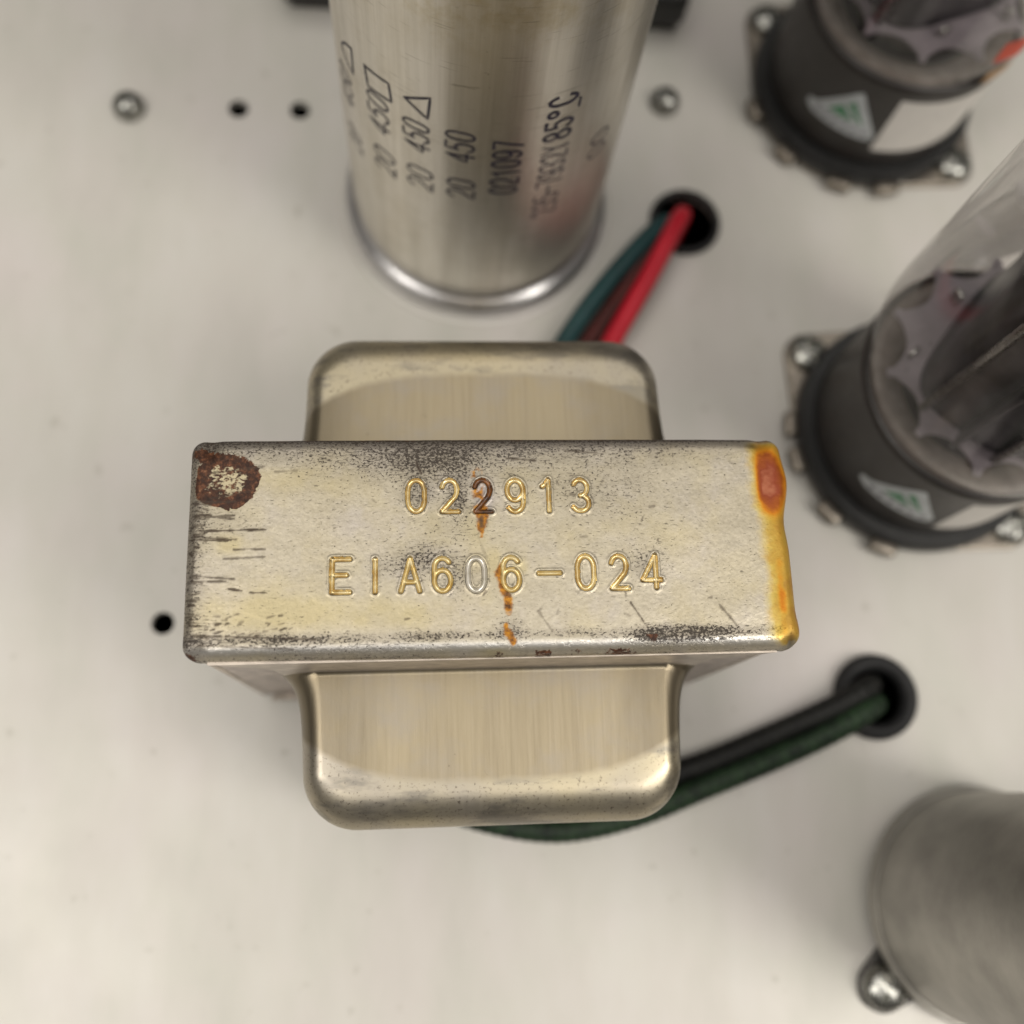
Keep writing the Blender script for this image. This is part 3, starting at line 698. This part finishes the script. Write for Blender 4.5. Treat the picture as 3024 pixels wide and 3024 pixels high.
def tube_socket(cx, cy, scr, label, tabs):
    s = empty('tube_socket', (cx, cy, 0), label, 'tube socket', 'octal tube sockets bolted to the chassis plate')
    outl = circ_pts(0, 0, 1.62, 72)
    ears = [(x - cx, y - cy) for x, y in scr]
    h = hull2d(outl + [p for ex, ey in ears for p in circ_pts(ex, ey, .31, 24)])
    # waist the hull a little towards the ring so the ears read as ears
    slab('mounting_saddle', h, .003, .09, M_SADDLE, s)
    pr = [(1.50, .09), (1.63, .09), (1.66, .13), (1.66, .30), (1.62, .36), (1.40, .37), (.5, .37), (.001, .37)]
    mk('socket_body', *lathe(pr, 96), M_BLACK, s, sharp=40)
    for a in tabs:
        V, F = box(1.64, 1.80, -.17, .17, .06, .24)
        o = mk('retaining_tab', V, F, M_SADDLE, s, False, rot=(0, 0, math.radians(a))); bevel_me(o, .03, 2)
    for k, (ex, ey) in enumerate(ears):
        link('screw', ME_SCREW, s, (ex, ey, .088), (0, 0, .5 + 1.1 * k + cx))
    return s

def decal(name, pts_az, mat, parent, R, n=14):
    """filled decal on the base: polygon of (azimuth deg, z), triangulated finely so it hugs the curve"""
    P2 = [(math.radians(a) * R, z) for a, z in pts_az]
    bm = bmesh.new(); vs_ = [bm.verts.new((x, z, 0)) for x, z in P2]; bm.faces.new(vs_)
    bmesh.ops.triangulate(bm, faces=bm.faces)
    for _ in range(4): bmesh.ops.subdivide_edges(bm, edges=[e for e in bm.edges if e.calc_length() > .08], cuts=1, use_grid_fill=True); bmesh.ops.triangulate(bm, faces=bm.faces)
    me_ = bpy.data.meshes.new(name)
    for vv in bm.verts:
        x, z, _z = vv.co; vv.co = (R * math.cos(x / R), R * math.sin(x / R), z)
    bmesh.ops.recalc_face_normals(bm, faces=bm.faces); bm.to_mesh(me_); bm.free(); me_.materials.append(mat)
    return link(name, me_, parent)

def vacuum_tube(cx, cy, label, mica0, plate_rot, rot, lab_a, marks):
    v = empty('vacuum_tube', (cx, cy, .375), label, 'vacuum tube', 'glass vacuum tubes standing in black bases')
    z0 = -.375
    RB = 1.475
    pr = [(1.30, .0), (1.42, .0), (1.46, .03), (RB, .08), (RB, 1.52), (1.485, 1.56), (1.485, 1.64), (1.46, 1.67), (1.42, 1.68), (1.38, 1.60), (.001, 1.45)]
    mk('tube_base', *lathe(pr, 128), M_BAKE, v, sharp=50)
    pr = [(1.405, 1.50), (1.42, 1.62), (1.44, 1.72), (1.49, 1.86), (1.55, 2.02), (1.59, 2.25), (1.61, 2.6), (1.61, 4.0), (1.61, 7.0), (1.58, 7.6), (1.45, 8.1), (1.1, 8.5), (.6, 8.7), (.001, 8.75)]
    mk('rim_reflection_ring', *lathe([(1.40, 1.62), (1.37, 1.68), (1.30, 1.69), (1.15, 1.63), (0.95, 1.54), (.85, 1.50)], 64), M_RIMREFL, v)  # added pale ring, stands in for the glass foot reflecting the chassis
    mk('glass_envelope', *lathe(pr, 96), M_GLASS, v)
    # scalloped mica spacer
    zm = 2.45 + z0; np_ = 11; outl = []
    for k in range(np_):
        a0_ = math.radians(mica0 + 360 / np_ * k); a1_ = math.radians(mica0 + 360 / np_ * (k + 1)); am = (a0_ + a1_) / 2
        outl.append((1.40 * math.cos(a0_ + .03), 1.40 * math.sin(a0_ + .03)))
        cxm, cym, rr_ = 1.52 * math.cos(am), 1.52 * math.sin(am), .40
        for j in range(1, 12):
            tt = j / 12; aa = a0_ + (a1_ - a0_) * tt
            rad_ = 1.40 - .25 * math.sin(PI * tt) ** .7
            outl.append((rad_ * math.cos(aa), rad_ * math.sin(aa)))
        outl.append((1.40 * math.cos(a1_ - .03), 1.40 * math.sin(a1_ - .03)))
    n = len(outl); V = [(x, y, zm - .02) for x, y in outl] + [(x, y, zm + .02) for x, y in outl] + [(0, 0, zm - .02), (0, 0, zm + .02)]
    F = [(i, (i + 1) % n, (i + 1) % n + n, i + n) for i in range(n)] + [(2 * n, (i + 1) % n, i) for i in range(n)] + [(2 * n + 1, i + n, (i + 1) % n + n) for i in range(n)]
    mica = mk('mica_spacer', V, F, M_MICA, v, False)
    for k in range(7):   # little eyelets and lugs standing on the mica
        a = rot + k * 2 * PI / 7; r_ = .98 + .12 * (k % 2)
        V, F = box(-.07, .07, -.028, .028, 0, .10 + .05 * (k % 3))
        o = mk('lug', V, F, M_NICKEL, mica, False, (r_ * math.cos(a), r_ * math.sin(a), zm + .02), (0, 0, a + 1.0 + k)); bevel_me(o, .015, 2)
    # anode: flattened box with folded fins
    pts = []
    for k in range(64):
        a = 2 * PI * k / 64; c_, s__ = math.cos(a), math.sin(a); e = .5
        pts.append((1.04 * abs(c_) ** e * math.copysign(1, c_), .78 * abs(s__) ** e * math.copysign(1, s__)))
    V = []; zl = [zm + .07, zm + .30, zm + .34, zm + 1.2, zm + 1.24, zm + 2.4, zm + 2.44, zm + 4.2]
    for i, z in enumerate(zl):
        k = 1.0 if (i // 1) % 4 in (0, 1) else .97
        for x, y in pts: V.append((x * k, y * k, z))
    F = grid_faces(64, len(zl), True); F.append(tuple(range(64))[::-1]); F.append(tuple(range((len(zl) - 1) * 64, len(zl) * 64)))
    an = mk('anode_plate', V, F, M_ANODE, v, True, (0, 0, 0), (0, 0, plate_rot), sharp=40)
    for sg in (-1, 1):
        V, F = box(sg * 1.00 if sg > 0 else -1.32, 1.32 if sg > 0 else -1.00, -.022, .022, zm + .12, zm + 4.1)
        bevel_me(mk('fin', V, F, M_ANODE, an, False), .008, 1)
    for k in range(3):
        V, F = box(-.16, .16, -.83, -.75, zm + .5 + k * 1.1, zm + .85 + k * 1.1)
        bevel_me(mk('rib', V, F, M_ANODE, an, False), .02, 1)
    for k in range(4):   # nickel support rods beside the anode
        a = plate_rot + PI / 4 + k * PI / 2 + (.35 if k % 2 else -.35); x, y = 1.16 * math.cos(a), 1.16 * math.sin(a)
        mk('support_rod', *sweep([np.array((x, y, zm)), np.array((x, y, zm + 2)), np.array((x, y, zm + 4.4))], .05, 10), M_NICKEL, v)
    V, F = lathe([(.80, 1.46), (.78, 1.60), (.62, 1.75), (.40, 1.85), (.30, 1.98), (.001, 2.0)], 48); mk('glass_stem', V, F, M_STEM, v)
    for k in range(6):
        a = rot + .4 + k * PI / 3
        pth = spline([(.55 * math.cos(a), .55 * math.sin(a), 1.60), (.70 * math.cos(a), .70 * math.sin(a), 1.85), (.92 * math.cos(a + .1), .92 * math.sin(a + .1), zm - .02)], 6)
        mk('lead_wire', *sweep(pth, .035, 8), M_NICKEL, v)
    # triangular sticker with a green slashed emblem, and a white paper label
    tri = [(-145.5, .70), (-140, .76), (-122, 1.30), (-120, 1.33), (-118.5, 1.28), (-105, .72), (-103.5, .62), (-105, .54), (-108, .52), (-140, .54), (-145, .60)]
    c0 = -124; tri = [(c0 + (a - c0) * 1.0, z) for a, z in tri]
    st_ = decal('triangle_sticker', tri, M_STICK, v, RB + .004)
    decal('emblem', [(-133, .78), (-121.5, 1.13), (-112, .78)], M_GREEN, st_, RB + .0065)
    decal('emblem_slash', [(-126.5, .98), (-124.5, 1.04), (-113, .77), (-116, .77)], M_STICK, st_, RB + .0085)
    for k in range(6):
        a = -139 + k * 5.6; decal('emblem_print', [(a, .60), (a + 1.4, .69), (a + 3.2, .69), (a + 2.2, .60)], M_PRINT, st_, RB + .0065)
    decal('paper_label', [(lab_a, .36), (lab_a, 1.42)] + [(lab_a + k * 6, 1.42) for k in range(1, 11)] + [(lab_a + 60, .36)] + [(lab_a + k * 6, .36) for k in range(9, 0, -1)], M_WHITE, v, RB + .0045)
    for mat, a0_, a1_, za, zb_, rm_ in marks:  # coloured reflections in the glass, painted on as decals
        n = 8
        decal('painted_reflection', [(a0_ + (a1_ - a0_) * k / n, za) for k in range(n + 1)] + [(a1_ + (a0_ - a1_) * k / n, zb_) for k in range(n + 1)], mat, v, rm_)
    return v

tube_socket(6.05, 2.42, [(4.70, 3.63), (7.22, 1.12)], 'tube socket under the tube with the larger glass, beside the transformer', [-168, -140, -112, 175])
tube_socket(5.97, 7.93, [(4.66, 9.13), (7.26, 6.68)], 'tube socket under the tube in the upper right corner', [-166, -138, -108, -84])
vacuum_tube(6.05, 2.42, 'vacuum tube with large clear glass leaning out at the right edge', -145, math.radians(50), .3, -99, [])
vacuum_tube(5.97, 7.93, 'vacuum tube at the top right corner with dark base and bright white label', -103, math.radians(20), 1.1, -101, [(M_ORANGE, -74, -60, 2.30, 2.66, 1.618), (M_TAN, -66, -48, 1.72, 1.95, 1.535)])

SX, SY = 6.0, -3.65
sk = empty('shield_base', (SX, SY, 0), 'low metal base bolted under the dull grey tube shield', 'socket base')
ears = [(-1.24, -.88), (1.24, .90)]
h = hull2d(circ_pts(0, 0, .62, 64) + [p for ex, ey in ears for p in circ_pts(ex, ey, .30, 24)])
slab('mounting_saddle', h, .003, .08, M_DARKSTEEL, sk)
pr = [(1.22, .08), (1.30, .08), (1.31, .10), (1.31, .20), (1.30, .24), (1.22, .24)]
mk('socket_rim', *lathe(pr, 96), M_BLACK, sk, sharp=50)
pr = [(1.33, .24), (1.385, .25), (1.395, .30), (1.39, .40), (1.37, .43), (1.34, .43), (1.33, .30)]
mk('skirt', *lathe(pr, 96), M_SHIELD, sk, sharp=50)
for k, (ex, ey) in enumerate(ears): link('screw', ME_SCREW, sk, (ex, ey, .078), (0, 0, .9 + k))
ts = empty('tube_shield', (SX, SY, .10), 'dull grey cylindrical tube shield at the bottom right corner', 'tube shield')
pr = [(1.29, .0), (1.32, .02), (1.33, .3), (1.34, .5), (1.335, .62), (1.33, .8)] + [(1.33, z) for z in np.linspace(1.0, 5.0, 10)] + [(1.31, 5.1), (1.15, 5.2), (.5, 5.22), (.45, 5.1)]
mk('shield_can', *lathe(pr, 128), M_SHIELD, ts)

# ================================================================== SMALL THINGS ON THE CHASSIS
def chassis_screw(x, y, label, rz):
    o = link('chassis_screw', ME_SMALL, None, (x, y, .002), (0, 0, rz)); tag(o, label, 'screw', 'small screws in the bare chassis plate')
chassis_screw(-4.78, 7.43, 'small domed screw alone at the upper left of the plate', .4)
chassis_screw(2.98, 7.70, 'small domed screw close to the right side of the silver can', 1.0)

def grommet(x, y, ro, ri, hgt, label):
    pr = []
    for k in range(25):
        a = 2 * PI * k / 24; pr.append(((ro + ri) / 2 + (ro - ri) / 2 * math.cos(a), hgt * .42 + hgt * .58 * math.sin(a)))
    o = mk('grommet', *lathe(pr, 64), M_RUBBER, None, loc=(x, y, 0)); tag(o, label, 'grommet', 'rubber grommets in the wire holes')
grommet(5.08, -1.116, .545, .34, .24, 'black rubber grommet where the green cloth wire enters the plate')
grommet(3.13, 5.70, .515, .42, .12, 'black rubber grommet where the red and teal wires enter')

def wire(name, pts, r, mat, label, braid=0.0, n=14):
    o = mk(name, *sweep(spline(pts, n), r, 20, braid), mat); tag(o, label, 'wire')
wire('cloth_wire', [(-1.3, -1.6, .22), (-.6, -2.18, .2), (.1, -2.47, .2), (.95, -2.60, .2), (1.85, -2.46, .2), (2.75, -2.15, .22), (3.74, -1.80, .26), (4.45, -1.50, .36), (4.88, -1.28, .34), (5.08, -1.18, .02), (5.14, -1.12, -.8)], .145, M_GCLOTH, 'green cloth covered wire curving from under the transformer to a grommet', .010, 40)
wire('cloth_wire', [(.0, -1.5, .25), (.9, -2.05, .24), (1.7, -2.12, .22), (2.67, -1.905, .2), (3.63, -1.565, .24), (4.42, -1.25, .34), (4.86, -1.03, .32), (5.05, -.95, .02), (5.08, -.95, -.8)], .14, M_BCLOTH, 'black cloth covered wire running beside the green one', .010, 40)
wire('lead_wire', [(1.1, 2.0, .7), (1.55, 3.0, .5), (1.93, 3.74, .42), (2.47, 4.65, .42), (2.92, 5.48, .36), (3.10, 5.80, .02), (3.14, 5.86, -.9)], .135, M_RED, 'bright red wire rising from the hole beside the silver can')
wire('lead_wire', [(.7, 2.4, .6), (.95, 3.1, .4), (1.27, 3.72, .32), (1.76, 4.42, .32), (2.40, 5.18, .30), (2.80, 5.58, .20), (2.93, 5.70, -.2), (2.96, 5.74, -.9)], .135, M_TEAL, 'dark teal wire left of the red one')
wire('lead_wire', [(1.0, 2.4, .4), (1.2, 3.0, .2), (1.58, 3.72, .15), (2.02, 4.35, .15), (2.60, 5.20, .18), (2.90, 5.55, .14), (3.0, 5.66, -.3), (3.02, 5.68, -.9)], .125, M_DRED, 'dark maroon wire hidden between the teal and red wires')

bh = empty('black_housing', (.35, 10.5, 0), 'black housing showing on both sides behind the silver can', 'housing')
o = mk('housing_body', *box(-3.0, 3.05, -1.45, 3.0, .10, .75), M_BLACK, bh, False); bevel_me(o, .16, 4)
o = mk('housing_flange', *box(-2.85, 2.95, -1.38, 2.9, .003, .12), M_BAKE, bh, False); bevel_me(o, .03, 2)
bh.rotation_euler = (0, 0, math.radians(-2.4))
